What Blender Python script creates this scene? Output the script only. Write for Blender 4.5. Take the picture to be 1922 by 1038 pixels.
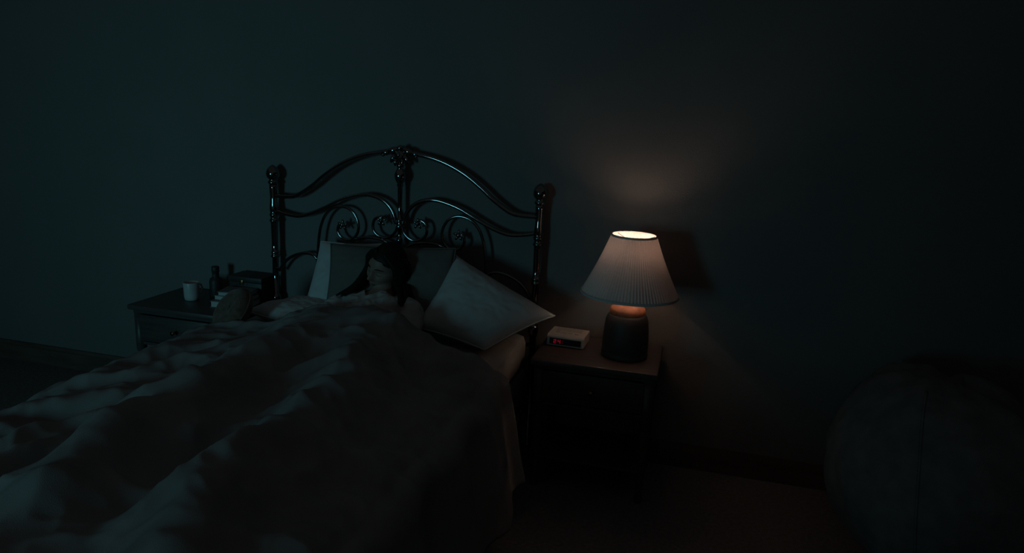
import bpy, bmesh, math, random
from math import sin, cos, pi, radians, sqrt, exp
from mathutils import Vector, Matrix, noise

for o in list(bpy.data.objects):
    bpy.data.objects.remove(o)
S = bpy.context.scene
COL = S.collection
random.seed(7)

# ------------------------------------------------------------------ camera
F_PX, YAW, PITCH, ROLL = 1310.0, 0.2497, 0.2218, 0.0473
cam_d = bpy.data.cameras.new('camera')
cam_d.sensor_width = 36.0
cam_d.lens = 36.0 * F_PX / 1922.0
cam_d.clip_start = 0.05
cam = bpy.data.objects.new('camera', cam_d)
COL.objects.link(cam)
_f = Vector((-sin(YAW) * cos(PITCH), cos(YAW) * cos(PITCH), -sin(PITCH)))
_r = Vector((cos(YAW), sin(YAW), 0))
_u = _r.cross(_f)
_r2 = cos(ROLL) * _r + sin(ROLL) * _u
_u2 = -sin(ROLL) * _r + cos(ROLL) * _u
cam.matrix_world = Matrix(((_r2.x, _u2.x, -_f.x, 1.418), (_r2.y, _u2.y, -_f.y, -3.316),
                           (_r2.z, _u2.z, -_f.z, 1.648), (0, 0, 0, 1)))
S.camera = cam

# ------------------------------------------------------------------ world, light, exposure
wd = bpy.data.worlds.new('night')
S.world = wd
wd.use_nodes = True
wd.node_tree.nodes['Background'].inputs[0].default_value = (0.97, 0.98, 1.0, 1)
wd.node_tree.nodes['Background'].inputs[1].default_value = 0.0160

ld = bpy.data.lights.new('window_moonlight', 'AREA')      # cool light from a window behind and left of the camera
ld.shape = 'RECTANGLE'
ld.size, ld.size_y = 0.80, 1.0
ld.energy = 3.55
ld.color = (0.24, 0.84, 1.0)
ld.spread = radians(80)
lo = bpy.data.objects.new('window_moonlight', ld)
COL.objects.link(lo)
lo.location = (-1.55, -5.6, 1.15)
lo.rotation_euler = (Vector((-1.0, 0.0, 1.25)) - Vector(lo.location)).to_track_quat('-Z', 'Y').to_euler()

S.view_settings.view_transform = 'Standard'
S.view_settings.look = 'None'
S.view_settings.exposure = 0.0
S.view_settings.gamma = 1.0
S.view_settings.use_curve_mapping = False

# ------------------------------------------------------------------ materials
def mat(name, col, rough=0.6, metal=0.0, var=0.0, vscale=20.0, bump=0.0, bscale=80.0, col2=None, spec=None, stretch=None, sheen=0.0):
    m = bpy.data.materials.new(name)
    m.use_nodes = True
    nt = m.node_tree
    b = nt.nodes['Principled BSDF']
    b.inputs['Base Color'].default_value = (*col, 1)
    b.inputs['Roughness'].default_value = rough
    b.inputs['Metallic'].default_value = metal
    if spec is not None:
        b.inputs['Specular IOR Level'].default_value = spec
    if sheen:
        b.inputs['Sheen Weight'].default_value = sheen
    tc = nt.nodes.new('ShaderNodeTexCoord')
    mp = nt.nodes.new('ShaderNodeMapping')
    if stretch:
        mp.inputs['Scale'].default_value = stretch
    nt.links.new(tc.outputs['Object'], mp.inputs['Vector'])
    if var or col2:
        n = nt.nodes.new('ShaderNodeTexNoise')
        n.inputs['Scale'].default_value = vscale
        n.inputs['Detail'].default_value = 6
        nt.links.new(mp.outputs[0], n.inputs['Vector'])
        r = nt.nodes.new('ShaderNodeValToRGB')
        a = col if col2 else tuple(c * (1 - var) for c in col)
        z = col2 if col2 else tuple(min(1, c * (1 + var)) for c in col)
        r.color_ramp.elements[0].color = (*a, 1)
        r.color_ramp.elements[1].color = (*z, 1)
        r.color_ramp.elements[0].position = 0.35
        r.color_ramp.elements[1].position = 0.65
        nt.links.new(n.outputs['Fac'], r.inputs['Fac'])
        nt.links.new(r.outputs[0], b.inputs['Base Color'])
    if bump:
        n2 = nt.nodes.new('ShaderNodeTexNoise')
        n2.inputs['Scale'].default_value = bscale
        n2.inputs['Detail'].default_value = 4
        nt.links.new(mp.outputs[0], n2.inputs['Vector'])
        bp = nt.nodes.new('ShaderNodeBump')
        bp.inputs['Strength'].default_value = bump
        bp.inputs['Distance'].default_value = 0.004
        nt.links.new(n2.outputs['Fac'], bp.inputs['Height'])
        nt.links.new(bp.outputs[0], b.inputs['Normal'])
    return m

M = {}
M['wall'] = mat('painted_wall', (0.205, 0.203, 0.198), 0.8, var=0.03, vscale=3, bump=0.25, bscale=160)
M['carpet'] = mat('brown_carpet', (0.22, 0.20, 0.193), 0.95, var=0.15, vscale=60, bump=0.8, bscale=300, spec=0.1)
M['base'] = mat('baseboard_wood', (0.13, 0.09, 0.07), 0.5, var=0.2, vscale=4, stretch=(1, 8, 8))
M['metal'] = mat('dark_polished_metal', (0.27, 0.285, 0.28), 0.06, 1.0, var=0.12, vscale=9)
M['wood'] = mat('dark_wood', (0.072, 0.056, 0.051), 0.4, col2=(0.10, 0.078, 0.071), vscale=5, stretch=(1.2, 14, 14), bump=0.1, bscale=30)
M['knob'] = mat('aged_brass', (0.35, 0.25, 0.12), 0.3, 1.0, var=0.1)
M['white'] = mat('white_cotton', (0.62, 0.66, 0.66), 0.85, var=0.03, vscale=6, bump=0.2, bscale=500, spec=0.2)
M['darkcase'] = mat('taupe_cotton', (0.19, 0.18, 0.165), 0.9, var=0.06, vscale=7, bump=0.2, bscale=500, spec=0.15)
M['sheet'] = mat('grey_sheet', (0.42, 0.42, 0.41), 0.88, var=0.05, vscale=6, bump=0.2, bscale=500, spec=0.15)
M['comforter'] = mat('slate_comforter', (0.30, 0.30, 0.295), 0.9, var=0.10, vscale=5, bump=0.25, bscale=420, spec=0.15)
M['mattress'] = mat('mattress_ticking', (0.40, 0.40, 0.39), 0.85, var=0.05)
M['brownplush'] = mat('brown_plush', (0.17, 0.115, 0.085), 0.95, var=0.25, vscale=40, bump=0.8, bscale=240, spec=0.1, sheen=0.3)
M['ceramic'] = mat('dark_glazed_ceramic', (0.045, 0.042, 0.041), 0.55, var=0.2, vscale=8)
M['collar'] = mat('amber_wood_collar', (0.46, 0.17, 0.085), 0.45, var=0.25, vscale=30)
M['clock'] = mat('cream_plastic', (0.50, 0.46, 0.42), 0.45, var=0.04)
M['clockface'] = mat('smoked_plastic', (0.012, 0.012, 0.014), 0.15, var=0.1)
M['skin'] = mat('skin', (0.34, 0.225, 0.18), 0.55, var=0.06, vscale=12)
M['lip'] = mat('lip_skin', (0.26, 0.12, 0.105), 0.45, var=0.08)
M['hair'] = mat('dark_hair', (0.018, 0.014, 0.012), 0.55, var=0.3, vscale=60, stretch=(6, 6, 1), spec=0.25)
M['shirt'] = mat('pale_cotton_top', (0.52, 0.52, 0.50), 0.88, var=0.05, bump=0.2, bscale=400, spec=0.2)
M['bag'] = mat('charcoal_canvas', (0.20, 0.20, 0.195), 0.92, var=0.14, vscale=14, bump=0.5, bscale=260, spec=0.1)
M['black'] = mat('black_plastic', (0.02, 0.02, 0.02), 0.4, var=0.1)
M['bookcover'] = mat('book_cover_grey', (0.22, 0.23, 0.23), 0.55, var=0.1)
M['bookcover2'] = mat('book_cover_dark', (0.10, 0.11, 0.12), 0.55, var=0.1)
M['paper'] = mat('paper_pages', (0.62, 0.61, 0.57), 0.9, var=0.12, vscale=4, stretch=(1, 1, 180))
M['mug'] = mat('pale_ceramic', (0.60, 0.61, 0.60), 0.3, var=0.04)
M['box'] = mat('dark_leatherette', (0.045, 0.04, 0.038), 0.5, var=0.15, vscale=30, bump=0.3)
M['steel'] = mat('steel', (0.4, 0.4, 0.4), 0.3, 1.0, var=0.05)

def emit(name, col, s):
    m = bpy.data.materials.new(name)
    m.use_nodes = True
    nt = m.node_tree
    nt.nodes.remove(nt.nodes['Principled BSDF'])
    e = nt.nodes.new('ShaderNodeEmission')
    e.inputs[0].default_value = (*col, 1)
    e.inputs[1].default_value = s
    nt.links.new(e.outputs[0], nt.nodes['Material Output'].inputs[0])
    return m
M['bulb'] = emit('bulb_glow', (1.0, 0.65, 0.48), 42.0)
M['led'] = emit('red_led', (1.0, 0.015, 0.06), 0.14)
M['leddim'] = emit('red_led_dim', (1.0, 0.03, 0.05), 0.02)

def shade_mat():
    m = bpy.data.materials.new('pleated_fabric')
    m.use_nodes = True
    nt = m.node_tree
    nt.nodes.remove(nt.nodes['Principled BSDF'])
    d = nt.nodes.new('ShaderNodeBsdfDiffuse')
    t = nt.nodes.new('ShaderNodeBsdfTranslucent')
    n = nt.nodes.new('ShaderNodeTexNoise')
    n.inputs['Scale'].default_value = 90
    tc = nt.nodes.new('ShaderNodeTexCoord')
    nt.links.new(tc.outputs['Object'], n.inputs['Vector'])
    r = nt.nodes.new('ShaderNodeValToRGB')
    r.color_ramp.elements[0].color = (0.66, 0.65, 0.63, 1)
    r.color_ramp.elements[1].color = (0.75, 0.74, 0.72, 1)
    nt.links.new(n.outputs['Fac'], r.inputs['Fac'])
    nt.links.new(r.outputs[0], d.inputs[0])
    t.inputs[0].default_value = (0.80, 0.66, 0.60, 1)
    x = nt.nodes.new('ShaderNodeMixShader')
    x.inputs[0].default_value = 0.055
    nt.links.new(d.outputs[0], x.inputs[1])
    nt.links.new(t.outputs[0], x.inputs[2])
    nt.links.new(x.outputs[0], nt.nodes['Material Output'].inputs[0])
    return m
M['shade'] = shade_mat()

# ------------------------------------------------------------------ mesh helpers
class MB:
    def __init__(self):
        self.v, self.f = [], []
    def add(self, v, f):
        n = len(self.v)
        self.v += [tuple(p) for p in v]
        self.f += [tuple(i + n for i in q) for q in f]
        return self
    def box(self, x0, x1, y0, y1, z0, z1, bev=0.0):
        if bev <= 0:
            v = [(x, y, z) for z in (z0, z1) for y in (y0, y1) for x in (x0, x1)]
            f = [(0, 2, 3, 1), (4, 5, 7, 6), (0, 1, 5, 4), (2, 6, 7, 3), (0, 4, 6, 2), (1, 3, 7, 5)]
            return self.add(v, f)
        bm = bmesh.new()
        bmesh.ops.create_cube(bm, size=1)
        for q in bm.verts:
            q.co = Vector(((x0 + x1) / 2 + q.co.x * (x1 - x0), (y0 + y1) / 2 + q.co.y * (y1 - y0), (z0 + z1) / 2 + q.co.z * (z1 - z0)))
        bmesh.ops.bevel(bm, geom=list(bm.edges), offset=bev, segments=2, affect='EDGES', profile=0.5)
        bm.verts.index_update()
        self.add([q.co[:] for q in bm.verts], [[q.index for q in fc.verts] for fc in bm.faces])
        bm.free()
        return self
    def lathe(self, prof, n=24, c=(0, 0, 0), caps=True):
        v, f = [], []
        for r, z in prof:
            for k in range(n):
                a = 2 * pi * k / n
                v.append((c[0] + r * cos(a), c[1] + r * sin(a), c[2] + z))
        m = len(prof)
        for i in range(m - 1):
            for k in range(n):
                k2 = (k + 1) % n
                f.append((i * n + k, i * n + k2, (i + 1) * n + k2, (i + 1) * n + k))
        if caps:
            f.append(tuple(range(n))[::-1])
            f.append(tuple((m - 1) * n + k for k in range(n)))
        return self.add(v, f)
    def tube(self, pts, rad, n=10, caps=True):
        pts = [Vector(p) for p in pts]
        N = len(pts)
        rs = rad if isinstance(rad, (list, tuple)) else [rad] * N
        v, f = [], []
        t0 = (pts[1] - pts[0]).normalized()
        up = Vector((0, 1, 0)) if abs(t0.y) < 0.9 else Vector((1, 0, 0))
        nrm = (up - t0 * up.dot(t0)).normalized()
        for i in range(N):
            t = (pts[min(i + 1, N - 1)] - pts[max(i - 1, 0)]).normalized()
            nrm = (nrm - t * nrm.dot(t)).normalized()
            b = t.cross(nrm)
            for k in range(n):
                a = 2 * pi * k / n
                v.append(pts[i] + (nrm * cos(a) + b * sin(a)) * rs[i])
        for i in range(N - 1):
            for k in range(n):
                k2 = (k + 1) % n
                f.append((i * n + k, i * n + k2, (i + 1) * n + k2, (i + 1) * n + k))
        if caps:
            f.append(tuple(range(n))[::-1])
            f.append(tuple((N - 1) * n + k for k in range(n)))
        return self.add(v, f)
    def ball(self, c, r, nu=14, nv=10, rot=None):
        rx, ry, rz = r if isinstance(r, (tuple, list)) else (r, r, r)
        v, f = [], []
        c = Vector(c)
        def P(x, y, z):
            q = Vector((x * rx, y * ry, z * rz))
            return c + (rot @ q if rot else q)
        v.append(P(0, 0, -1))
        for j in range(1, nv):
            th = pi * j / nv
            for k in range(nu):
                a = 2 * pi * k / nu
                v.append(P(sin(th) * cos(a), sin(th) * sin(a), -cos(th)))
        v.append(P(0, 0, 1))
        L = len(v) - 1
        for k in range(nu):
            k2 = (k + 1) % nu
            f.append((0, 1 + k2, 1 + k))
            f.append((L, 1 + (nv - 2) * nu + k, 1 + (nv - 2) * nu + k2))
            for j in range(nv - 2):
                a = 1 + j * nu
                f.append((a + k, a + k2, a + nu + k2, a + nu + k))
        return self.add(v, f)
    def build(self, name, m, parent=None, smooth=True, loc=None):
        me = bpy.data.meshes.new(name)
        me.from_pydata(self.v, [], self.f)
        me.update()
        bm = bmesh.new()
        bm.from_mesh(me)
        bmesh.ops.recalc_face_normals(bm, faces=bm.faces)
        bm.to_mesh(me)
        bm.free()
        if smooth:
            for p in me.polygons:
                p.use_smooth = True
            if smooth == 'auto':
                me.set_sharp_from_angle(angle=radians(35))
        o = bpy.data.objects.new(name, me)
        COL.objects.link(o)
        me.materials.append(m)
        if parent:
            o.parent = parent
        if loc:
            o.location = loc
        return o

def tag(o, label, cat, group=None, kind=None):
    o['label'] = label
    o['category'] = cat
    if group:
        o['group'] = group
    if kind:
        o['kind'] = kind
    return o

def empty(name, loc, label, cat, group=None):
    o = bpy.data.objects.new(name, None)
    COL.objects.link(o)
    o.location = loc
    o.empty_display_size = 0.1
    return tag(o, label, cat, group)

def spline(pts, per=8):
    """Catmull-Rom through 2D/3D points"""
    P = [Vector(p) for p in pts]
    P = [P[0] * 2 - P[1]] + P + [P[-1] * 2 - P[-2]]
    out = []
    for i in range(1, len(P) - 2):
        a, b, c, d = P[i - 1:i + 3]
        for k in range(per):
            t = k / per
            out.append(0.5 * ((2 * b) + (c - a) * t + (2 * a - 5 * b + 4 * c - d) * t * t + (3 * b - a - 3 * c + d) * t ** 3))
    out.append(P[-2])
    return out

# ------------------------------------------------------------------ setting
def struct(name, mb, m, **kw):
    o = mb.build(name, m, smooth=False, **kw)
    o['kind'] = 'structure'
    return o
XL, XR, YF = -3.05, 3.35, -6.2
struct('wall_back', MB().box(XL - 0.1, XR + 0.1, 0.0, 0.1, 0, 2.7), M['wall'])
struct('wall_left', MB().box(XL - 0.1, XL, YF, 0.0, 0, 2.7), M['wall'])
struct('wall_right', MB().box(XR, XR + 0.1, YF, 0.0, 0, 2.7), M['wall'])
struct('floor', MB().box(XL, XR, YF, 0.0, -0.08, 0.0), M['carpet'])
bb = MB().box(XL, XR, -0.016, 0.0, 0.0, 0.10).box(XL, XR, -0.011, 0.0, 0.10, 0.125)
struct('baseboard_back', bb, M['base'])

# ------------------------------------------------------------------ headboard / bed frame
CX = -0.013
HY = -0.06
bed = empty('bed_frame', (CX, HY, 0), 'dark polished metal bed frame with arched scrollwork headboard', 'bed')

def hpost(sx):
    z = [0.0, 0.03, 0.03, 0.60, 0.60, 0.62, 0.64, 0.66, 0.66, 0.86, 0.862, 0.868, 0.875, 0.882, 0.889, 0.895, 0.93, 1.04, 1.052, 1.058, 1.064, 1.072, 1.08, 1.088, 1.096, 1.104, 1.112, 1.125, 1.16, 1.19, 1.235, 1.25, 1.254]
    r = [0.020, 0.020, 0.0165, 0.0165, 0.021, 0.025, 0.025, 0.021, 0.0165, 0.0165, 0.021, 0.024, 0.021, 0.018, 0.023, 0.018, 0.0165, 0.0185, 0.019, 0.024, 0.025, 0.020, 0.018, 0.024, 0.024, 0.019, 0.021, 0.023, 0.019, 0.018, 0.021, 0.021, 0.017]
    p = MB().lathe(list(zip(r, z)), 24, (sx * 0.722, 0, 0)).build('post', M['metal'], bed)
    fz = [1.252, 1.256, 1.264, 1.272, 1.279, 1.286, 1.296, 1.31, 1.325, 1.338, 1.347, 1.353, 1.356]
    fr = [0.017, 0.024, 0.028, 0.024, 0.019, 0.028, 0.034, 0.036, 0.033, 0.026, 0.017, 0.009, 0.002]
    MB().lathe(list(zip(fr, fz)), 24, (sx * 0.722, 0, 0)).build('finial', M['metal'], p)
for s in (-1, 1):
    hpost(s)

def rail(name, pts, r, parent=bed, sx=1, per=8):
    P = [(sx * q.x, 0, q.y) for q in spline([Vector(p) for p in pts], per)]
    return MB().tube(P, r, 10).build(name, M['metal'], parent)

TOP = [(0.705, 1.196), (0.64, 1.196), (0.575, 1.208), (0.49, 1.262), (0.425, 1.315), (0.335, 1.377), (0.23, 1.425), (0.12, 1.452), (0.0, 1.462)]
LOW = [(0.705, 1.115), (0.645, 1.102), (0.57, 1.098), (0.49, 1.121), (0.41, 1.158), (0.31, 1.207), (0.20, 1.236), (0.125, 1.229), (0.07, 1.200), (0.035, 1.155), (0.02, 1.10)]
OUT = [(0.47, 0.60), (0.475, 0.75), (0.466, 0.90), (0.458, 0.99), (0.445, 1.055), (0.418, 1.115), (0.372, 1.155), (0.312, 1.166), (0.262, 1.145), (0.234, 1.100), (0.230, 1.055), (0.247, 1.016), (0.283, 0.994), (0.325, 1.004), (0.347, 1.035), (0.342, 1.066), (0.322, 1.075)]
INN = [(0.014, 1.085), (0.026, 1.056), (0.06, 1.028), (0.10, 1.026), (0.136, 1.046), (0.148, 1.080), (0.138, 1.115), (0.112, 1.128), (0.096, 1.112)]
ARC = [(0.012, 0.96), (0.055, 0.995), (0.11, 1.014), (0.19, 1.016), (0.25, 0.997), (0.31, 0.945), (0.37, 0.86), (0.45, 0.79)]
LARC = [(0.70, 0.79), (0.66, 0.845), (0.61, 0.880), (0.55, 0.900), (0.50, 0.898), (0.468, 0.875)]
for s in (-1, 1):
    rail('top_rail', TOP, 0.0125, sx=s)
    rail('lower_rail', LOW, 0.0105, sx=s)
    o = rail('outer_scroll', OUT, 0.0075, sx=s)
    # small leaf castings ending each scroll
    def flower(parent, x, z):
        mb = MB()
        mb.ball((x, -0.006, z), (0.012, 0.012, 0.012), 10, 8)
        for k in range(5):
            a = 2 * pi * k / 5 + 0.3
            q = Matrix.Rotation(-a, 3, 'Y')
            mb.ball((x + 0.017 * cos(a), -0.003, z + 0.017 * sin(a)), (0.013, 0.006, 0.007), 8, 6, q)
        mb.build('scroll_flower', M['metal'], parent)
    flower(o, s * 0.318, 1.072)
    i_ = rail('inner_scroll', INN, 0.0075, sx=s)
    flower(i_, s * 0.100, 1.112)
    rail('lower_arc', ARC, 0.007, sx=s)
    rail('side_arc', LARC, 0.0085, sx=s)
# centre spindle and crown casting
cz = [0.55, 1.0, 1.005, 1.018, 1.03, 1.035, 1.07, 1.075, 1.088, 1.10, 1.105, 1.118, 1.13, 1.135, 1.19, 1.29, 1.298, 1.306, 1.318, 1.335, 1.355, 1.372, 1.384, 1.39, 1.40, 1.41]
cr = [0.0095, 0.0095, 0.013, 0.017, 0.013, 0.010, 0.010, 0.015, 0.020, 0.016, 0.013, 0.019, 0.014, 0.010, 0.011, 0.0125, 0.017, 0.014, 0.022, 0.029, 0.029, 0.021, 0.014, 0.019, 0.019, 0.015]
MB().lathe(list(zip(cr, cz)), 20).build('centre_spindle', M['metal'], bed)
crown = MB()
crown.ball((0, -0.004, 1.440), (0.032, 0.024, 0.034), 16, 10)
for s in (-1, 1):
    crown.ball((s * 0.040, -0.006, 1.468), (0.034, 0.014, 0.017), 12, 8, Matrix.Rotation(s * 0.35, 3, 'Y'))
    crown.ball((s * 0.078, -0.004, 1.456), (0.026, 0.013, 0.015), 12, 8, Matrix.Rotation(s * 0.1, 3, 'Y'))
    crown.ball((s * 0.036, -0.010, 1.430), (0.012, 0.011, 0.026), 10, 8, Matrix.Rotation(-s * 0.5, 3, 'Y'))
    crown.ball((s * 0.088, -0.012, 1.444), 0.009, 10, 8)
    crown.ball((s * 0.018, -0.018, 1.412), (0.009, 0.010, 0.020), 10, 8, Matrix.Rotation(-s * 0.2, 3, 'Y'))
crown.ball((0, -0.020, 1.448), (0.011, 0.012, 0.015), 10, 8)
crown.ball((0, -0.008, 1.482), (0.016, 0.013, 0.016), 12, 8)
crown.build('crown_casting', M['metal'], bed)
MB().tube([(-0.722, 0, 0.55), (0.722, 0, 0.55)], 0.0105, 10).build('bottom_rail', M['metal'], bed)
for s in (-1, 1):
    MB().box(s * 0.70 - 0.018, s * 0.70 + 0.018, -2.24, -0.01, 0.22, 0.27, 0.004).build('side_rail', M['metal'], bed, 'auto')
for s in (-1, 1):
    MB().lathe([(0.018, 0), (0.018, 0.03), (0.014, 0.03), (0.014, 0.27)], 14, (s * 0.70, -2.20, 0)).build('foot_leg', M['metal'], bed)

# ------------------------------------------------------------------ mattress, box spring
def soft_box(x0, x1, y0, y1, z0, z1, r):
    return MB().box(x0, x1, y0, y1, z0, z1, r)
bx = soft_box(-0.69, 0.69, -2.29, -0.09, 0.275, 0.44, 0.02).build('box_spring', M['mattress'], smooth='auto')
tag(bx, 'pale box spring on the bed frame under the mattress', 'box spring')
mt = soft_box(-0.69, 0.69, -2.29, -0.09, 0.442, 0.622, 0.04).build('mattress', M['sheet'], smooth='auto')
tag(mt, 'mattress with pale fitted sheet beneath the slate comforter', 'mattress')

# ------------------------------------------------------------------ comforter (draped grid)
def seg_d(px, py, a, b):
    ax, ay = a[:2]; bx_, by_ = b[:2]
    dx, dy = bx_ - ax, by_ - ay
    t = max(0, min(1, ((px - ax) * dx + (py - ay) * dy) / (dx * dx + dy * dy)))
    return sqrt((px - ax - t * dx) ** 2 + (py - ay - t * dy) ** 2), t

RIDGES = [  # polyline points x, y, height, sigma
    [(0.02, -0.68, 0.135, 0.20), (-0.02, -0.85, 0.135, 0.15), (-0.05, -1.05, 0.135, 0.12), (-0.075, -1.30, 0.128, 0.10), (-0.07, -1.60, 0.122, 0.095), (-0.075, -1.85, 0.13, 0.085), (-0.04, -2.08, 0.06, 0.08)],
    [(0.12, -0.68, 0.135, 0.18), (0.20, -0.90, 0.135, 0.14), (0.30, -1.20, 0.122, 0.12), (0.35, -1.55, 0.108, 0.10), (0.35, -1.90, 0.12, 0.09), (0.36, -2.06, 0.12, 0.08), (0.41, -2.20, 0.09, 0.07)],
]
rf = random.Random(21)
FOLDS = [  # explicit creases and rolls: p0, p1, amplitude, width
    ((-0.20, -1.62), (0.16, -1.40), 0.035, 0.040), ((0.02, -1.50), (0.50, -1.18), -0.030, 0.030),
    ((0.05, -1.28), (0.46, -0.98), 0.024, 0.030), ((0.30, -1.10), (0.62, -0.86), -0.020, 0.026),
    ((-0.42, -1.20), (-0.10, -0.80), 0.026, 0.035), ((-0.58, -1.42), (-0.26, -1.05), 0.030, 0.040),
    ((-0.66, -0.92), (-0.30, -0.84), -0.024, 0.026), ((-0.60, -1.05), (-0.33, -0.92), 0.022, 0.030),
    ((-0.55, -1.75), (-0.24, -1.48), 0.045, 0.050), ((-0.42, -1.98), (-0.20, -1.66), 0.045, 0.045),
    ((-0.68, -1.62), (-0.46, -1.34), -0.028, 0.034), ((-0.16, -2.10), (0.10, -1.72), 0.040, 0.040),
    ((0.04, -2.02), (0.24, -1.60), -0.035, 0.045), ((0.22, -2.16), (0.36, -1.80), 0.035, 0.035),
    ((0.30, -1.75), (0.66, -1.62), 0.026, 0.030), ((0.34, -1.42), (0.70, -1.30), 0.020, 0.030),
    ((0.36, -1.98), (0.70, -1.92), -0.022, 0.030), ((0.20, -0.74), (0.60, -0.70), 0.030, 0.040),
    ((-0.50, -0.68), (-0.10, -0.66), 0.020, 0.030), ((-0.30, -1.30), (-0.20, -0.98), 0.030, 0.035),
    ((-0.70, -1.95), (-0.44, -1.82), 0.030, 0.040), ((-0.36, -1.45), (-0.20, -1.25), -0.025, 0.035),
    ((-0.34, -2.16), (-0.22, -1.86), 0.040, 0.030), ((-0.24, -2.10), (-0.14, -1.80), -0.034, 0.026),
    ((-0.10, -2.18), (0.06, -2.02), 0.036, 0.030), ((0.06, -2.18), (0.20, -1.94), -0.030, 0.028),
    ((-0.50, -2.10), (-0.40, -1.86), -0.030, 0.030), ((-0.62, -1.86), (-0.34, -1.70), -0.028, 0.026),
    ((-0.30, -1.80), (-0.06, -1.66), -0.030, 0.022), ((-0.64, -1.24), (-0.40, -1.00), -0.022, 0.024),
    ((-0.48, -1.56), (-0.30, -1.36), 0.026, 0.026), ((0.10, -1.70), (0.32, -1.52), 0.026, 0.026),
    ((0.16, -1.88), (0.34, -1.74), -0.026, 0.022), ((0.42, -1.12), (0.70, -1.02), -0.020, 0.022),
    ((0.30, -1.00), (0.56, -0.82), 0.022, 0.022), ((0.44, -1.52), (0.70, -1.46), -0.020, 0.024),
    ((-0.02, -1.36), (0.20, -1.18), 0.024, 0.024), ((0.48, -2.14), (0.70, -2.06), 0.024, 0.028),
]
def ridged(x, y, s, sd):
    n = noise.noise(Vector((x * s, y * s, sd)))
    return 1 - abs(n) * 2
def top_h(x, y):
    # body under the cover: smooth maximum of gaussian ridges
    acc = 0.0
    for R in RIDGES:
        best = 0
        for a, b in zip(R[:-1], R[1:]):
            d, t = seg_d(x, y, a, b)
            h = a[2] + (b[2] - a[2]) * t
            s = a[3] + (b[3] - a[3]) * t
            best = max(best, h * exp(-d * d / (2 * s * s)))
        acc += best ** 3
    body = acc ** (1 / 3)
    arms = 0.085 * exp(-((x + 0.20) ** 2 / 0.010 + (y + 0.74) ** 2 / 0.02)) + 0.09 * exp(-((x - 0.29) ** 2 / 0.012 + (y + 0.74) ** 2 / 0.03))
    body = max(body, arms) + 0.35 * min(body, arms)
    wx = x + 0.05 * noise.noise(Vector((x * 3, y * 3, 5)))
    wy = y + 0.05 * noise.noise(Vector((x * 3, y * 3, 9)))
    f = 0
    for a, b, amp, w in FOLDS:
        d, t = seg_d(wx, wy, a, b)
        if d < 3.2 * w:
            e = 0.35 + 0.65 * sin(pi * (0.12 + 0.76 * t))
            f += amp * e * exp(-d * d / (2 * w * w))
    f += 0.020 * ridged(wx + 0.4 * y, wy - 0.5 * x, 5.0, 3.0) + 0.008 * ridged(wx, wy, 12, 8.0)
    puff = 0.012 * (noise.noise(Vector((x * 2.5, y * 2.5, 2))) + 0.6)
    return 0.655 + body + max(f, -0.014 - body * 0.9) + puff

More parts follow.
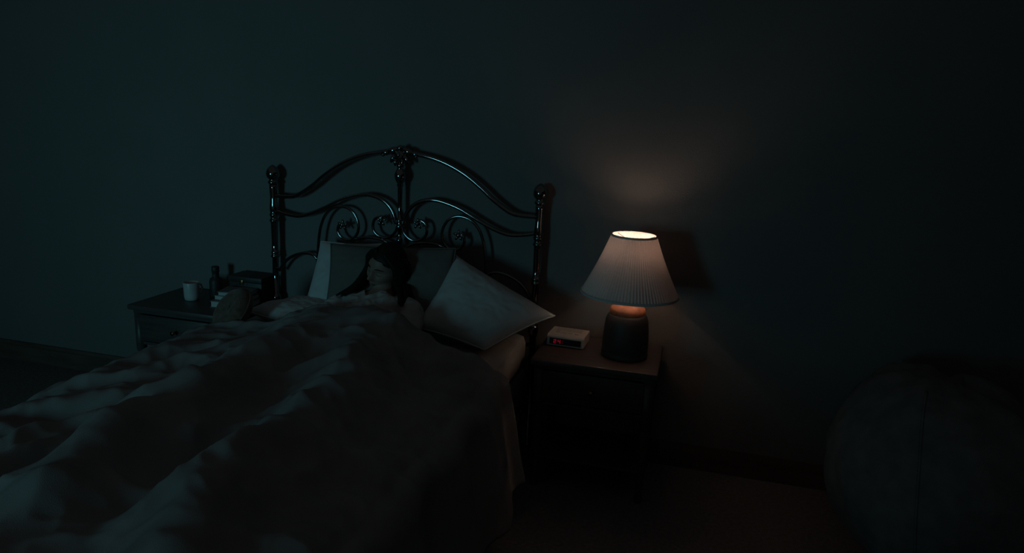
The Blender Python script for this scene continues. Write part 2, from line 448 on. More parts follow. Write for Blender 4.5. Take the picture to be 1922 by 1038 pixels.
def comforter():
    NX, NY = 260, 240
    Y0, Y1 = -0.675, -2.52
    aL, aR = -1.02, 1.22                          # cloth coordinates across; the mattress top ends at +-0.70
    ex = 0.70
    th = 0.020
    top = []
    for j in range(NY + 1):
        v = j / NY
        for i in range(NX + 1):
            a = aL + (aR - aL) * i / NX
            hem = 0.03 * noise.noise(Vector((a * 2.2, 3.3, 0))) + (-0.05 * max(0, a + 0.05) ** 1.5 if a < 0.75 else -0.035)
            hem += -0.04 * min(1, max(0, -a - 0.25) / 0.4)
            y = (Y0 + hem) + (Y1 - Y0 - hem) * v
            foot = 0.0
            yy = y
            if y < -2.33:                         # hangs over the foot end
                foot = -2.33 - y
                yy = -2.33 - 0.03 * (1 - exp(-foot / 0.05))
            s = 1 if a > 0 else -1
            d = abs(a) - ex
            if d <= 0:
                x = a
                z = top_h(x, y)
                k = max(0, 1 - (-d) / 0.10)
                z -= 0.035 * k * k
            else:
                ze = top_h(s * ex, y) - 0.035
                R = 0.075
                arc = R * pi / 2
                if d < arc:
                    th_ = d / R
                    x = ex + R * sin(th_)
                    z = ze - R * (1 - cos(th_))
                else:
                    g = d - arc
                    x = ex + R + 0.20 * g + 0.0
                    z = ze - R - g
                w = min(1, d / 0.18)
                x += w * (0.026 * sin(y * 17 + 2.2 * noise.noise(Vector((y * 2, 1, s)))) + 0.018 * noise.noise(Vector((y * 6, d * 2.5, s * 4))))
                x = s * x
            if foot > 0:
                z = z - foot * 1.0
            z = max(z, 0.05)
            top.append(Vector((x, yy, z)))
    W = NX + 1
    # normals
    me_v = list(top)
    nrm = []
    for j in range(NY + 1):
        for i in range(W):
            p = top[j * W + max(i - 1, 0)]; q = top[j * W + min(i + 1, NX)]
            r = top[max(j - 1, 0) * W + i]; s = top[min(j + 1, NY) * W + i]
            n = (q - p).cross(r - s)
            nrm.append(n.normalized() if n.length > 1e-9 else Vector((0, 0, 1)))
    bot = []
    for j in range(NY + 1):
        for i in range(W):
            k = j * W + i
            bot.append(top[k] - nrm[k] * th)
    f = []
    n0 = len(top)
    for j in range(NY):
        for i in range(NX):
            a = j * W + i
            f.append((a, a + W, a + W + 1, a + 1))
            f.append((n0 + a, n0 + a + 1, n0 + a + W + 1, n0 + a + W))
    # rounded hem: a mid loop pushed outwards along the border
    border = [i for i in range(W)] + [j * W + NX for j in range(1, NY + 1)] + [NY * W + i for i in range(NX - 1, -1, -1)] + [j * W for j in range(NY - 1, 0, -1)]
    mb = MB()
    vs = top + bot
    mid0 = len(vs)
    L = len(border)
    for k, b in enumerate(border):
        j, i = divmod(b, W)
        inn = top[min(max(j, 1), NY - 1) * W + min(max(i, 1), NX - 1)]
        out = (top[b] - inn)
        out = out.normalized() if out.length > 0 else Vector((0, 0, 0))
        vs.append((top[b] + bot[b]) / 2 + out * th * 0.55)
    for k in range(L):
        k2 = (k + 1) % L
        f.append((border[k], border[k2], mid0 + k2, mid0 + k))
        f.append((mid0 + k, mid0 + k2, n0 + border[k2], n0 + border[k]))
    mb.add(vs, f)
    return mb
cf = comforter().build('comforter', M['comforter'])
tag(cf, 'rumpled slate grey comforter spread over the bed and the lying person', 'comforter')

# ------------------------------------------------------------------ pillows
def pillow(corners, thick, name, m, label, seed=0, wr=0.006, n=44, sag=0.0, cat='pillow', group='pillows on the bed', bulge=0.05):
    c = [Vector(p) for p in corners]              # four corners in order round the pillow
    nn = ((c[1] - c[0]) + (c[2] - c[3])).cross((c[3] - c[0]) + (c[2] - c[1])).normalized()
    mb = MB()
    def side(sg):
        vs = []
        for j in range(n + 1):
            v = j / n
            for i in range(n + 1):
                u = i / n
                # edges of a filled pillow curve inwards between its corners
                uu = u + (0.5 - u) * bulge * 4 * v * (1 - v)
                vv = v + (0.5 - v) * bulge * 4 * u * (1 - u)
                p = (c[0] * (1 - uu) + c[1] * uu) * (1 - vv) + (c[3] * (1 - uu) + c[2] * uu) * vv
                pu = 1 - abs(2 * u - 1) ** 2.6
                pv = 1 - abs(2 * v - 1) ** 2.6
                h = thick / 2 * (max(0, pu) ** 0.55) * (max(0, pv) ** 0.55)
                q = Vector((u * 5 + seed, v * 5, sg * 3.0))
                e = min(1, pu * pv * 3)
                h += e * wr * (noise.noise(q) + 0.7 * (1 - 2 * abs(noise.noise(q * 2.1))))
                vs.append(p + nn * h * sg)
        return vs
    W = n + 1
    f = [(j * W + i, j * W + i + 1, (j + 1) * W + i + 1, (j + 1) * W + i) for j in range(n) for i in range(n)]
    a, b = side(1), side(-1)
    mb.add(a, f)
    mb.add(b, [q[::-1] for q in f])
    o = mb.build(name, m)
    bm = bmesh.new()
    bm.from_mesh(o.data)
    bmesh.ops.remove_doubles(bm, verts=bm.verts, dist=1e-5)
    bmesh.ops.recalc_face_normals(bm, faces=bm.faces)
    bm.to_mesh(o.data)
    bm.free()
    for pl in o.data.polygons:
        pl.use_smooth = True
    # seam piping round the rim
    rim = []
    for i in range(0, n):
        rim.append(a[i])
    for j in range(0, n):
        rim.append(a[j * W + n])
    for i in range(n, 0, -1):
        rim.append(a[n * W + i])
    for j in range(n, 0, -1):
        rim.append(a[j * W])
    rim.append(rim[0])
    MB().tube(rim, 0.0035, 6, False).build('seam', m, o)
    return tag(o, label, cat, group)

pillow([(0.335, -0.20, 1.000), (0.850, -0.25, 0.770), (0.600, -0.53, 0.660), (0.255, -0.48, 0.705)], 0.19, 'pillow', M['white'],
       'white pillow leaning tilted against the headboard, nearest the lamp', 1, bulge=0.06)
pillow([(-0.315, -0.215, 1.000), (0.345, -0.215, 1.035), (0.41, -0.40, 0.660), (-0.265, -0.40, 0.640)], 0.13, 'pillow', M['darkcase'],
       'taupe pillow propped upright directly behind the person', 5, bulge=0.05)
pillow([(-0.425, -0.115, 0.985), (-0.06, -0.115, 1.005), (-0.05, -0.25, 0.66), (-0.43, -0.30, 0.650)], 0.11, 'pillow', M['white'],
       'white pillow standing upright, its edge showing left of the taupe pillow', 9, bulge=0.05)
pillow([(-0.655, -0.455, 0.672), (-0.50, -0.20, 0.690), (-0.18, -0.20, 0.690), (-0.22, -0.60, 0.668)], 0.10, 'pillow', M['white'],
       'white pillow lying flat with a pointed corner towards the left nightstand', 13, bulge=0.03)

# ------------------------------------------------------------------ person
def make_person():
    root = bpy.data.objects.new('person', None)
    COL.objects.link(root)
    root.location = (0.05, -0.72, 0.63)
    base = Vector(root.location)
    tag(root, 'person with dark hair lying propped up in bed, pale top, covered to the chest', 'person')
    J = {  # joint: position, radius x, y
        'pelvis': ((0.05, -0.78, 0.700), 0.115, 0.066), 'waist': ((0.05, -0.66, 0.706), 0.105, 0.072),
        'chest': ((0.05, -0.54, 0.724), 0.120, 0.084), 'upchest': ((0.05, -0.445, 0.765), 0.105, 0.072),
        'neck0': ((0.05, -0.385, 0.818), 0.056, 0.056), 'neck1': ((0.046, -0.375, 0.868), 0.052, 0.052),
        'shL': ((-0.095, -0.435, 0.770), 0.056, 0.056), 'shR': ((0.195, -0.435, 0.770), 0.056, 0.056),
        'shL2': ((-0.135, -0.475, 0.752), 0.050, 0.050), 'shR2': ((0.235, -0.475, 0.752), 0.050, 0.050),
        'elL': ((-0.195, -0.70, 0.672), 0.038, 0.038), 'elR': ((0.285, -0.70, 0.680), 0.038, 0.038),
        'wrL': ((-0.075, -0.83, 0.735), 0.024, 0.024), 'wrR': ((0.175, -0.83, 0.735), 0.024, 0.024),
        'haL': ((0.00, -0.85, 0.745), 0.028, 0.015), 'haR': ((0.10, -0.85, 0.745), 0.028, 0.015),
        'hipL': ((-0.03, -0.86, 0.690), 0.080, 0.062), 'hipR': ((0.14, -0.86, 0.690), 0.080, 0.062),
        'knL': ((-0.075, -1.22, 0.695), 0.050, 0.050), 'knR': ((0.29, -1.24, 0.692), 0.050, 0.050),
        'caL': ((-0.075, -1.36, 0.682), 0.046, 0.046), 'caR': ((0.32, -1.38, 0.680), 0.046, 0.046),
        'anL': ((-0.07, -1.62, 0.672), 0.032, 0.032), 'anR': ((0.345, -1.64, 0.672), 0.032, 0.032),
        'toL': ((-0.072, -1.72, 0.700), 0.024, 0.028), 'toR': ((0.35, -1.74, 0.698), 0.024, 0.028),
    }
    E = [('pelvis', 'waist'), ('waist', 'chest'), ('chest', 'upchest'), ('upchest', 'neck0'), ('neck0', 'neck1'),
         ('upchest', 'shL'), ('upchest', 'shR'), ('shL', 'shL2'), ('shR', 'shR2'), ('shL2', 'elL'), ('shR2', 'elR'), ('elL', 'wrL'), ('elR', 'wrR'),
         ('wrL', 'haL'), ('wrR', 'haR'), ('pelvis', 'hipL'), ('pelvis', 'hipR'), ('hipL', 'knL'), ('hipR', 'knR'),
         ('knL', 'caL'), ('knR', 'caR'), ('caL', 'anL'), ('caR', 'anR'), ('anL', 'toL'), ('anR', 'toR')]
    names = list(J)
    me = bpy.data.meshes.new('skel')
    me.from_pydata([J[n][0] for n in names], [(names.index(a), names.index(b)) for a, b in E], [])
    o = bpy.data.objects.new('skel', me)
    COL.objects.link(o)
    sk = o.modifiers.new('skin', 'SKIN')
    sk.use_smooth_shade = True
    for i, n in enumerate(names):
        me.skin_vertices[0].data[i].radius = (J[n][1], J[n][2])
        me.skin_vertices[0].data[i].use_root = (n == 'pelvis')
    o.modifiers.new('sub', 'SUBSURF').levels = 2
    dg = bpy.context.evaluated_depsgraph_get()
    body_me = bpy.data.meshes.new_from_object(o.evaluated_get(dg))
    bpy.data.objects.remove(o)
    # head: shaped ellipsoid with brow, eyes, nose, mouth, chin, ears; local face direction -Y, up +Z
    hc = Vector((0.052, -0.362, 0.940))
    fwd = Vector((-0.30, -0.93, -0.14)).normalized()
    upv = Vector((0.30, 0.0, 0.95))
    upv = (upv - fwd * upv.dot(fwd)).normalized()
    rgt = upv.cross(fwd)                            # local -X .. +X
    HM = Matrix((( -rgt.x, -fwd.x, upv.x), (-rgt.y, -fwd.y, upv.y), (-rgt.z, -fwd.z, upv.z)))
    if HM.determinant() < 0:
        HM = Matrix(((rgt.x, -fwd.x, upv.x), (rgt.y, -fwd.y, upv.y), (rgt.z, -fwd.z, upv.z)))
    def G(x, z, cx, cz_, sx, sz):
        return exp(-((x - cx) ** 2) / (2 * sx * sx) - ((z - cz_) ** 2) / (2 * sz * sz))
    def feat(X, Z):
        d = 0.024 * G(X, Z, 0, -0.022, 0.0095, 0.011) + 0.015 * G(X, Z, 0, 0.004, 0.0075, 0.020)
        for e in (-1, 1):
            d += 0.009 * G(X, Z, e * 0.028, 0.026, 0.018, 0.007)          # brow
            d -= 0.016 * G(X, Z, e * 0.030, 0.004, 0.014, 0.010)          # eye socket
            d += 0.009 * G(X, Z, e * 0.030, 0.002, 0.009, 0.0065)         # closed lid
            d += 0.008 * G(X, Z, e * 0.042, -0.024, 0.016, 0.014)         # cheek
            d += 0.006 * G(X, Z, e * 0.011, -0.027, 0.005, 0.006)         # nostril wing
        d += 0.012 * G(X, Z, 0, -0.0525, 0.016, 0.0045) + 0.013 * G(X, Z, 0, -0.0655, 0.014, 0.005)
        d -= 0.008 * G(X, Z, 0, -0.059, 0.022, 0.0026)
        d -= 0.007 * G(X, Z, 0, -0.077, 0.020, 0.006)
        d += 0.015 * G(X, Z, 0, -0.094, 0.018, 0.013)
        return d
    def face_pt(X, Z, lift=0.001):
        q = max(0.0, 1 - (X / 0.070) ** 2 - (Z / 0.112) ** 2)
        return hc + HM @ Vector((X, -0.092 * sqrt(q) - feat(X, Z) - lift, Z))
    hv, hf = [], []
    nu, nv = 96, 80
    for j in range(nv + 1):
        th = pi * j / nv
        for k in range(nu):
            a = 2 * pi * k / nu
            x, y, z = sin(th) * cos(a), sin(th) * sin(a), -cos(th)
            p = Vector((x * 0.073, y * 0.092, z * 0.112))
            if z < 0:                               # jaw narrows
                p.x *= 1 - 0.30 * (-z) ** 1.6
                if p.y > 0:
                    p.y *= 1 - 0.35 * (-z)
            if y < 0:
                fr = min(1, -y * 1.6)
                X, Z = p.x, p.z
                d = feat(X, Z)
                p.y -= d * fr
            hv.append(hc + HM @ p)
    for j in range(nv):
        for k in range(nu):
            k2 = (k + 1) % nu
            hf.append((j * nu + k, j * nu + k2, (j + 1) * nu + k2, (j + 1) * nu + k))
    mb = MB()
    mb.add([v.co[:] for v in body_me.vertices], [list(p.vertices) for p in body_me.polygons])
    mb.add(hv, hf)
    for s in (-1, 1):                               # ears
        mb.ball(hc + HM @ Vector((s * 0.074, 0.010, -0.006)), (0.008, 0.017, 0.030), 12, 8, HM)
    mb.tube([hc + HM @ Vector((0, 0.012, -0.06)), (0.047, -0.372, 0.86), (0.05, -0.39, 0.81)], [0.050, 0.051, 0.058], 20)
    # fingers resting on the stomach under the cover
    for s, w in ((1, Vector((0.00, -0.85, 0.745))), (-1, Vector((0.10, -0.85, 0.745)))):
        for k in range(4):
            b = w + Vector((0, -0.022 + 0.015 * k, 0))
            L = (0.058, 0.070, 0.066, 0.052)[k]
            mb.tube([b, b + Vector((s * L * 0.5, -0.004, 0.003)), b + Vector((s * L, -0.006, -0.012))], [0.0085, 0.008, 0.006], 8)
        mb.tube([w + Vector((-s * 0.03, 0.02, 0.0)), w + Vector((s * 0.0, 0.05, 0.004)), w + Vector((s * 0.03, 0.06, -0.004))], [0.010, 0.0095, 0.007], 8)
    raw = mb.build('raw', M['skin'])
    rm = raw.modifiers.new('rm', 'REMESH')
    rm.mode = 'VOXEL'
    rm.voxel_size = 0.0045
    rm.use_smooth_shade = True
    sm = raw.modifiers.new('sm', 'SMOOTH')
    sm.factor = 0.5
    sm.iterations = 1
    dg = bpy.context.evaluated_depsgraph_get()
    bm_me = bpy.data.meshes.new_from_object(raw.evaluated_get(dg))
    bpy.data.objects.remove(raw)
    bm_me.name = 'body'
    for p in bm_me.polygons:
        p.use_smooth = True
    if not bm_me.materials:
        bm_me.materials.append(M['skin'])
    body = bpy.data.objects.new('body', bm_me)
    COL.objects.link(body)
    # shirt: the torso and upper arms of the body, grown outwards a little
    vs = [v.co.copy() for v in bm_me.vertices]
    ns = [v.normal.copy() for v in bm_me.vertices]
    neck = Vector((0.048, -0.40, 0.832))
    def covered(c):
        if c.z > 0.90 or c.y < -0.80 or (c - hc).length < 0.135:
            return False
        if (c - neck).length < 0.078 + 0.02 * sin(c.x * 60):
            return False
        if c.x < -0.150 and c.y < -0.64 or c.x > 0.25 and c.y < -0.64:
            return False
        return True
    idx, used = {}, []
    sf = []
    for p in bm_me.polygons:
        if all(covered(vs[i]) for i in p.vertices):
            q = []
            for i in p.vertices:
                if i not in idx:
                    idx[i] = len(used)
                    w = 0.009 + 0.009 * noise.noise(vs[i] * 14) + 0.006 * (1 - 2 * abs(noise.noise(vs[i] * 26)))
                    used.append(vs[i] + ns[i] * max(0.004, w))
                q.append(idx[i])
            sf.append(q)
    shirt = MB().add(used, sf).build('shirt', M['shirt'])
    so = shirt.modifiers.new('solid', 'SOLIDIFY')
    so.thickness = 0.004
    so.offset = 1
    # hair: cap over crown and back, plus long locks falling to the shoulders
    hb = MB()
    cv, cf_ = [], []
    nu2, nv2 = 48, 30
    for j in range(nv2 + 1):
        th = pi * j / nv2
        for k in range(nu2):
            a = 2 * pi * k / nu2
            x, y, z = sin(th) * cos(a), sin(th) * sin(a), cos(th)
            fx = 0.085 + 0.006 * noise.noise(Vector((x * 3, y * 3, z * 3)))
            p = Vector((x * fx, y * 0.103 + 0.012, z * 0.124 + 0.002))
            if y < 0:                                # face opening
                lim = 0.060 - 0.020 * abs(x) + 0.004 * sin(a * 9)
                if p.z < lim:
                    g = min(1, (lim - p.z) / 0.03)
                    p.y = p.y * (1 - g) + 0.02 * g * abs(y)
                    p.x *= 1 - 0.14 * g * (1 - abs(x))
            if p.z < -0.06:
                p.z = -0.06 + (p.z + 0.06) * 0.5
            cv.append(hc + HM @ p)
    for j in range(nv2):
        for k in range(nu2):
            k2 = (k + 1) % nu2
            cf_.append((j * nu2 + k, j * nu2 + k2, (j + 1) * nu2 + k2, (j + 1) * nu2 + k))
    hb.add(cv, cf_)
    rr = random.Random(4)
    for s in (-1, 1):
        for k in range(13):
            t = k / 12
            st = hc + HM @ Vector((s * (0.020 + 0.05 * t), -0.055 + 0.085 * t, 0.100 - 0.030 * t))
            m1 = hc + HM @ Vector((s * (0.080 + 0.012 * rr.random()), -0.030 + 0.075 * t, 0.035))
            m2 = hc + HM @ Vector((s * (0.088 + 0.016 * rr.random()), -0.012 + 0.065 * t, -0.05))
            if s > 0:
                e1 = Vector((0.150 + 0.03 * rr.random(), -0.44 + 0.10 * t, 0.855))
                e2 = Vector((0.165 + 0.05 * rr.random(), -0.53 + 0.15 * t, 0.818 - 0.01 * rr.random()))
            else:
                e1 = Vector((-0.045 - 0.03 * rr.random(), -0.45 + 0.10 * t, 0.860))
                e2 = Vector((-0.090 - 0.05 * rr.random(), -0.52 + 0.15 * t, 0.822 - 0.01 * rr.random()))
            P = spline([st, m1, m2, e1, e2], 6)
            n_ = len(P)
            hb.tube(P, [0.013 * (0.12 + 1.25 * sin(pi * min(1, 0.18 + 0.80 * i / n_))) for i in range(n_)], 8)
    hair = hb.build('hair', M['hair'])
    kids = [body, shirt, hair]
    for e in (-1, 1):
        P = [face_pt(e * (0.012 + 0.036 * t), 0.021 + 0.009 * sin(pi * (0.25 + 0.6 * t))) for t in [k / 8 for k in range(9)]]
        kids.append(MB().tube(P, [0.0014, 0.0024, 0.0028, 0.0028, 0.0026, 0.0024, 0.002, 0.0016, 0.001], 6).build('eyebrow', M['hair']))
        P = [face_pt(e * (0.018 + 0.026 * t), 0.0005 - 0.0055 * sin(pi * t), 0.0) for t in [k / 8 for k in range(9)]]
        kids.append(MB().tube(P, 0.0014, 6).build('eyelashes', M['hair']))
    for zc, rr_ in ((-0.0535, 0.0030), (-0.0648, 0.0036)):
        P = [face_pt(-0.020 + 0.040 * t, zc - (0.0 if zc > -0.06 else -0.004 * (2 * t - 1) ** 2) - (0.003 * (2 * t - 1) ** 2 if zc > -0.06 else 0), -0.001) for t in [k / 10 for k in range(11)]]
        kids.append(MB().tube(P, [0.001 + rr_ * sin(pi * min(0.98, max(0.02, k / 10))) for k in range(11)], 8).build('lip', M['lip']))
    for c in kids:
        c.parent = root
        c.matrix_parent_inverse = Matrix.Translation(-base)
    return root
person = make_person()

# ------------------------------------------------------------------ nightstands
def nightstand(loc, label, mirror=1):
    root = empty('nightstand', loc, label, 'nightstand', None)
    w, d, h = 0.555, 0.425, 0.622
    MB().box(-w / 2, w / 2, -d, 0.0, h - 0.028, h, 0.006).build('top', M['wood'], root, 'auto')
    MB().box(-w / 2 + 0.02, w / 2 - 0.02, -d + 0.02, -0.005, h - 0.045, h - 0.028).build('top_moulding', M['wood'], root, False)
    for s in (-1, 1):
        MB().box(s * (w / 2 - 0.035) - 0.009, s * (w / 2 - 0.035) + 0.009, -d + 0.035, -0.012, 0.42, h - 0.045).build('side_panel', M['wood'], root, False)
    MB().box(-w / 2 + 0.03, w / 2 - 0.03, -0.020, -0.008, 0.42, h - 0.045).build('back_panel', M['wood'], root, False)
    MB().box(-w / 2 + 0.03, w / 2 - 0.03, -d + 0.03, -0.012, 0.405, 0.42).build('drawer_base', M['wood'], root, False)
    dr = MB().box(-w / 2 + 0.055, w / 2 - 0.055, -d + 0.018, -d + 0.038, 0.428, h - 0.052, 0.004).build('drawer', M['wood'], root, 'auto')
    MB().tube([(0, -d + 0.02, 0.50), (0, -d + 0.005, 0.50), (0, -d - 0.012, 0.50)], [0.006, 0.006, 0.012], 14).build('knob', M['knob'], dr)
    for sx in (-1, 1):
        for y in (-d + 0.042, -0.034):
            MB().lathe([(0.015, 0), (0.019, 0.02), (0.013, 0.05), (0.020, 0.20), (0.024, 0.33), (0.018, 0.36), (0.026, 0.375), (0.026, h - 0.045)], 12,
                       (sx * (w / 2 - 0.038), y, 0)).build('leg', M['wood'], root)
    MB().box(-w / 2 + 0.03, w / 2 - 0.03, -d + 0.03, -0.03, 0.14, 0.155, 0.003).build('shelf', M['wood'], root, 'auto')
    return root
nightstand((1.068, -0.035, 0), 'dark wooden nightstand carrying the pleated lamp and clock radio')
nl = nightstand((-1.085, -0.020, 0), 'dark wooden nightstand left of the bed carrying books and a mug')

# ------------------------------------------------------------------ lamp
NZ = 0.622
LX, LY = 1.180, -0.252
lamp = empty('table_lamp', (LX, LY, NZ), 'glowing table lamp with white pleated shade and dark ceramic base', 'lamp')
MB().lathe([(0.096, 0.0), (0.104, 0.006), (0.105, 0.016), (0.101, 0.024), (0.103, 0.034), (0.103, 0.08), (0.100, 0.13), (0.095, 0.170), (0.088, 0.190), (0.080, 0.200)], 36).build('base', M['ceramic'], lamp)
MB().lathe([(0.078, 0.196), (0.080, 0.205), (0.081, 0.216), (0.076, 0.226), (0.058, 0.236), (0.030, 0.242), (0.013, 0.246)], 36).build('collar', M['collar'], lamp)
MB().lathe([(0.010, 0.244), (0.010, 0.33), (0.018, 0.355), (0.020, 0.40), (0.031, 0.430), (0.034, 0.452), (0.0325, 0.452), (0.029, 0.432), (0.014, 0.426)], 16).build('socket', M['knob'], lamp)  # socket flares into an unseen cup, added to block the bulb's downward light
MB().lathe([(0.013, 0.430), (0.014, 0.437), (0.021, 0.450), (0.026, 0.468), (0.024, 0.485), (0.015, 0.496), (0.002, 0.499)], 18).build('bulb', M['bulb'], lamp)
hp = [(0.012, 0, 0.335), (0.045, 0, 0.37), (0.052, 0, 0.43), (0.040, 0, 0.495), (0.008, 0, 0.518)]
hm = MB()
for s in (-1, 1):
    hm.tube(spline([(0, s * a, b) for a, _, b in hp], 5), 0.0018, 6)
hm.build('harp', M['steel'], lamp)
z0, z1, r0, r1 = 0.292, 0.555, 0.212, 0.096
NP = 92
sv, sf = [], []
rows = 20
for i in range(rows + 1):
    t = i / rows
    z = z0 + (z1 - z0) * t
    r = r0 + (r1 - r0) * t - 0.006 * sin(pi * t)
    for k in range(NP * 4):
        ph = (k % 4)
        amp = (0.0030 + 0.0022 * (1 - t)) * (0, 1, 0, -1)[ph]
        a = 2 * pi * k / (NP * 4)
        sv.append(((r + amp) * cos(a), (r + amp) * sin(a), z))
n4 = NP * 4
for i in range(rows):
    for k in range(n4):
        k2 = (k + 1) % n4
        sf.append((i * n4 + k, i * n4 + k2, (i + 1) * n4 + k2, (i + 1) * n4 + k))
shade = MB().add(sv, sf).build('shade', M['shade'], lamp)
def band(r, z, h, name):
    pr = [(r - 0.002, z), (r + 0.0032, z), (r + 0.0032, z + h), (r - 0.002, z + h), (r - 0.002, z)]
    MB().lathe(pr, 64, caps=False).build(name, M['shade'], shade, 'auto')
band(r0 + 0.003, z0 - 0.003, 0.010, 'bottom_trim')
band(r1 + 0.001, z1 - 0.007, 0.009, 'top_trim')
sp = MB()
for k in range(3):
    a = 2 * pi * k / 3 + 0.4
    sp.tube([(0.004 * cos(a), 0.004 * sin(a), 0.520), (r1 * cos(a), r1 * sin(a), 0.549)], 0.0016, 6)
sp.build('spider', M['steel'], lamp)
MB().lathe([(0.004, 0.516), (0.008, 0.518), (0.008, 0.523), (0.005, 0.527), (0.006, 0.531), (0.001, 0.534)], 12).build('finial', M['knob'], lamp)

# ------------------------------------------------------------------ clock radio
clock = empty('clock_radio', (0.908, -0.178, NZ), 'small cream clock radio with red digits on the nightstand by the lamp', 'clock')
clock.rotation_euler = (0, 0, radians(-3))
cw, cd, ch = 0.175, 0.145, 0.056
pf = MB()
prof = [(-cd / 2, 0.004), (-cd / 2 + 0.006, ch - 0.008), (-cd / 2 + 0.016, ch), (cd / 2 - 0.006, ch), (cd / 2, ch - 0.008), (cd / 2, 0.004)]
vs = [(x, y, z) for x in (-cw / 2, cw / 2) for y, z in prof]
n = len(prof)
pf.add(vs, [tuple(range(n)), tuple(range(2 * n - 1, n - 1, -1))] + [(i, n + i, n + (i + 1) % n, (i + 1) % n) for i in range(n)])
case = pf.build('case', M['clock'], clock, False)
bv = case.modifiers.new('bev', 'BEVEL'); bv.width = 0.003; bv.segments = 2
MB().box(-cw / 2 + 0.014, cw / 2 - 0.012, -cd / 2 - 0.002, -cd / 2 + 0.006, 0.012, 0.040).build('display_window', M['clockface'], clock, False)
for k in range(4):
    MB().box(-0.055 + 0.03 * k, -0.035 + 0.03 * k, -0.03, -0.020, ch, ch + 0.004, 0.001).build('button', M['clock'], clock, 'auto')
for k in range(7):
    MB().box(-0.06, 0.06, 0.0 + 0.008 * k, 0.003 + 0.008 * k, ch - 0.001, ch + 0.0015).build('speaker_rib', M['clock'], clock, False)
for sx in (-1, 1):
    for sy in (-1, 1):
        MB().lathe([(0.006, 0), (0.006, 0.006)], 10, (sx * 0.07, sy * 0.055, 0)).build('foot', M['black'], clock)
SEG = {'1': 'bc', '2': 'abged', '4': 'fgbc'}
def digit(ch_, x, z, w, h, m):
    t = 0.0032
    y = -cd / 2 - 0.0028
    mb = MB()
    R = {'a': (0, w, h - t, h), 'd': (0, w, 0, t), 'g': (0, w, h / 2 - t / 2, h / 2 + t / 2),
         'b': (w - t, w, h / 2, h), 'c': (w - t, w, 0, h / 2), 'f': (0, t, h / 2, h), 'e': (0, t, 0, h / 2)}
    for s in SEG[ch_]:
        a, b, c, d = R[s]
        mb.box(x + a, x + b, y, y + 0.0012, z + c, z + d)
    mb.build('display_digit', m, clock, False)
digit('2', -0.054, 0.0165, 0.0125, 0.019, M['led'])
digit('4', -0.0335, 0.0165, 0.0125, 0.019, M['led'])
digit('1', -0.0165, 0.0165, 0.0085, 0.019, M['leddim'])
cp = MB()
for z in (0.0215, 0.0285):
    cp.box(-0.0390, -0.0362, -cd / 2 - 0.0028, -cd / 2 - 0.0016, z, z + 0.0028)
cp.build('display_colon', M['leddim'], clock, False)

# ------------------------------------------------------------------ things on the left nightstand
def book(loc, rz, w, d, h, m, label):
    r = empty('book', loc, label, 'book', 'books on the left nightstand')
    r.rotation_euler = (0, 0, rz)
    MB().box(-w / 2, w / 2, -d / 2, d / 2, 0, 0.003).box(-w / 2, w / 2, -d / 2, d / 2, h - 0.003, h).box(-w / 2, w / 2, d / 2 - 0.003, d / 2, 0.003, h - 0.003).build('cover', m, r, False)
    MB().box(-w / 2 + 0.004, w / 2 - 0.004, -d / 2 + 0.004, d / 2 - 0.003, 0.003, h - 0.003).build('pages', M['paper'], r, False)
NL = 0.622
book((-0.865, -0.235, NL), 0.12, 0.20, 0.15, 0.034, M['bookcover'], 'thick pale-paged book lying at the bottom of the small stack')
book((-0.86, -0.23, NL + 0.034), -0.05, 0.18, 0.135, 0.026, M['bookcover2'], 'dark book in the middle of the small stack')
book((-0.855, -0.225, NL + 0.060), 0.20, 0.165, 0.125, 0.022, M['bookcover'], 'grey book on top of the small stack')
mug = empty('mug', (-1.135, -0.235, NL), 'pale mug standing on the left nightstand beside the books', 'mug')
mug.rotation_euler = (0, 0, radians(-115))
MB().lathe([(0.030, 0.0), (0.036, 0.004), (0.039, 0.02), (0.041, 0.095), (0.0405, 0.097), (0.0375, 0.095), (0.036, 0.012), (0.002, 0.010)], 24).build('cup', M['mug'], mug)
MB().tube([(-0.026 - 0.012, -0.01, 0.078), (-0.058, -0.014, 0.076), (-0.068, -0.016, 0.052), (-0.056, -0.014, 0.028), (-0.036, -0.01, 0.026)], 0.005, 8).build('handle', M['mug'], mug)
cas = empty('storage_box', (-0.90, -0.085, NL), 'dark lidded box on the left nightstand against the headboard post', 'box')
MB().box(-0.065, 0.135, -0.065, 0.065, 0, 0.105, 0.004).build('body', M['box'], cas, 'auto')
MB().box(-0.068, 0.138, -0.068, 0.068, 0.105, 0.135, 0.005).build('lid', M['box'], cas, 'auto')
MB().box(0.005, 0.025, -0.073, -0.066, 0.092, 0.118, 0.002).build('clasp', M['knob'], cas, 'auto')
cap = MB().lathe([(0.032, 0), (0.034, 0.004), (0.034, 0.085), (0.030, 0.10), (0.018, 0.108), (0.018, 0.135), (0.020, 0.137), (0.020, 0.165), (0.017, 0.168)], 20).build('bottle', M['box'], None, True, (-1.07, -0.12, NL))
tag(cap, 'dark squat bottle standing behind the pale mug', 'bottle')

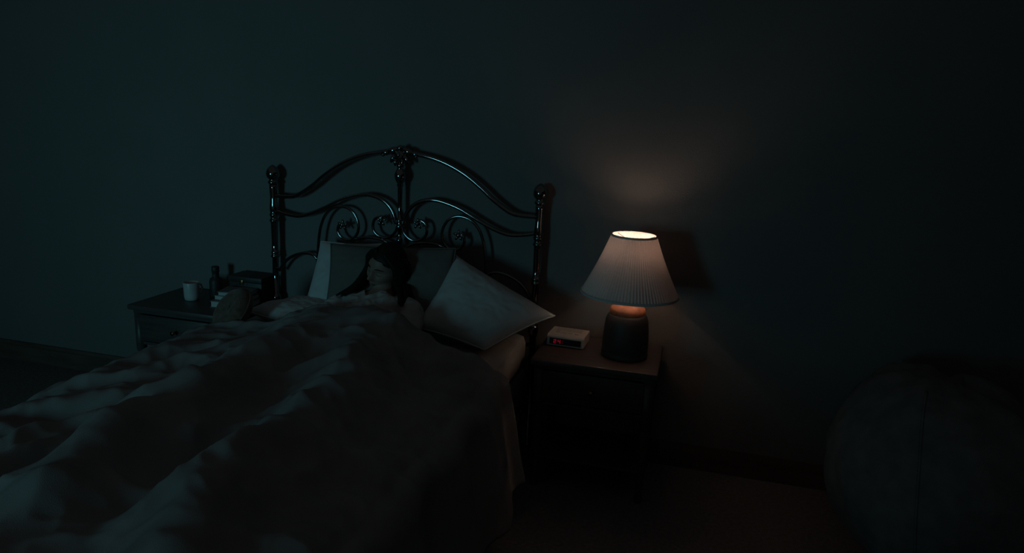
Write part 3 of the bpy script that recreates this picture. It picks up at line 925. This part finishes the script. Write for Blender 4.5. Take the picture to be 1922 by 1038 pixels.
# brown plush cushion at the pillow end, by the bed's left edge
cu = MB()
rot = Matrix.Rotation(radians(-32), 3, 'Z') @ Matrix.Rotation(radians(52), 3, 'X')
def disc_cushion(c, r, t, rot):
    prof = []
    N = 14
    for k in range(N + 1):
        a = -pi / 2 + pi * k / N
        prof.append((max(0.002, r * cos(a) ** 0.42), t / 2 * sin(a)))
    mb = MB()
    mb.lathe(prof, 40)
    vs = []
    for v in mb.v:
        q = Vector(v)
        rr = q.xy.length
        a = math.atan2(q.y, q.x)
        q.z *= 1 - 0.5 * exp(-(rr / 0.03) ** 2)
        q.z += 0.004 * noise.noise(q * 20)
        vs.append(Vector(c) + rot @ q)
    m2 = MB()
    m2.add(vs, mb.f)
    return m2
cc = Vector((-0.610, -0.60, 0.716))
cush = disc_cushion((0, 0, 0), 0.112, 0.095, rot).build('cushion', M['brownplush'], None, True, cc)
MB().ball(rot @ Vector((0, 0, 0.027)), (0.012, 0.012, 0.006), 12, 6, rot).build('tuft_button', M['brownplush'], cush)
pp = [rot @ Vector((0.112 * cos(a), 0.112 * sin(a), 0)) for a in [2 * pi * k / 48 for k in range(49)]]
MB().tube(pp, 0.004, 6, False).build('piping', M['brownplush'], cush)
tag(cush, 'small round brown plush cushion propped left of the pillows', 'cushion')

# ------------------------------------------------------------------ bean bag by the right wall
bg = bpy.data.objects.new('beanbag_chair', None)
COL.objects.link(bg)
bg.location = (2.50, -0.52, 0)
tag(bg, 'large charcoal beanbag slumped on the floor at far right', 'beanbag')
nu, nv = 64, 40
bvv, bff = [], []
prof_r = lambda t: 0.45 * (sin(pi * min(1, t * 0.98 + 0.01)) ** 0.36) * (1 - 0.30 * t ** 1.5)
for j in range(nv + 1):
    t = j / nv
    for k in range(nu):
        a = 2 * pi * k / nu
        r = prof_r(t)
        n_ = noise.noise(Vector((cos(a) * 1.6, sin(a) * 1.6, t * 2.2)))
        r *= 1 + 0.13 * n_ + 0.03 * (1 - 2 * abs(noise.noise(Vector((cos(a) * 4, sin(a) * 4, t * 5)))))
        h = 0.76 * (1 - (1 - t) ** 1.35) if t > 0.06 else 0.76 * (1 - (1 - t) ** 1.35)
        bvv.append((r * cos(a) - 0.10 * t, r * sin(a) + 0.12 * t * t, max(0.0, h - 0.02) * (1 + 0.05 * n_ * t)))
for j in range(nv):
    for k in range(nu):
        k2 = (k + 1) % nu
        bff.append((j * nu + k, j * nu + k2, (j + 1) * nu + k2, (j + 1) * nu + k))
bff.append(tuple(range(nu))[::-1])
bff.append(tuple(nv * nu + k for k in range(nu)))
MB().add(bvv, bff).build('bag', M['bag'], bg)
for q in (0, 2, 4):
    a = 2 * pi * q / 6
    pts = []
    for j in range(2, nv - 1):
        k = int(round(q * nu / 6)) % nu
        v = Vector(bvv[j * nu + k])
        pts.append(v)
    MB().tube(pts, 0.005, 6).build('seam', M['bag'], bg)
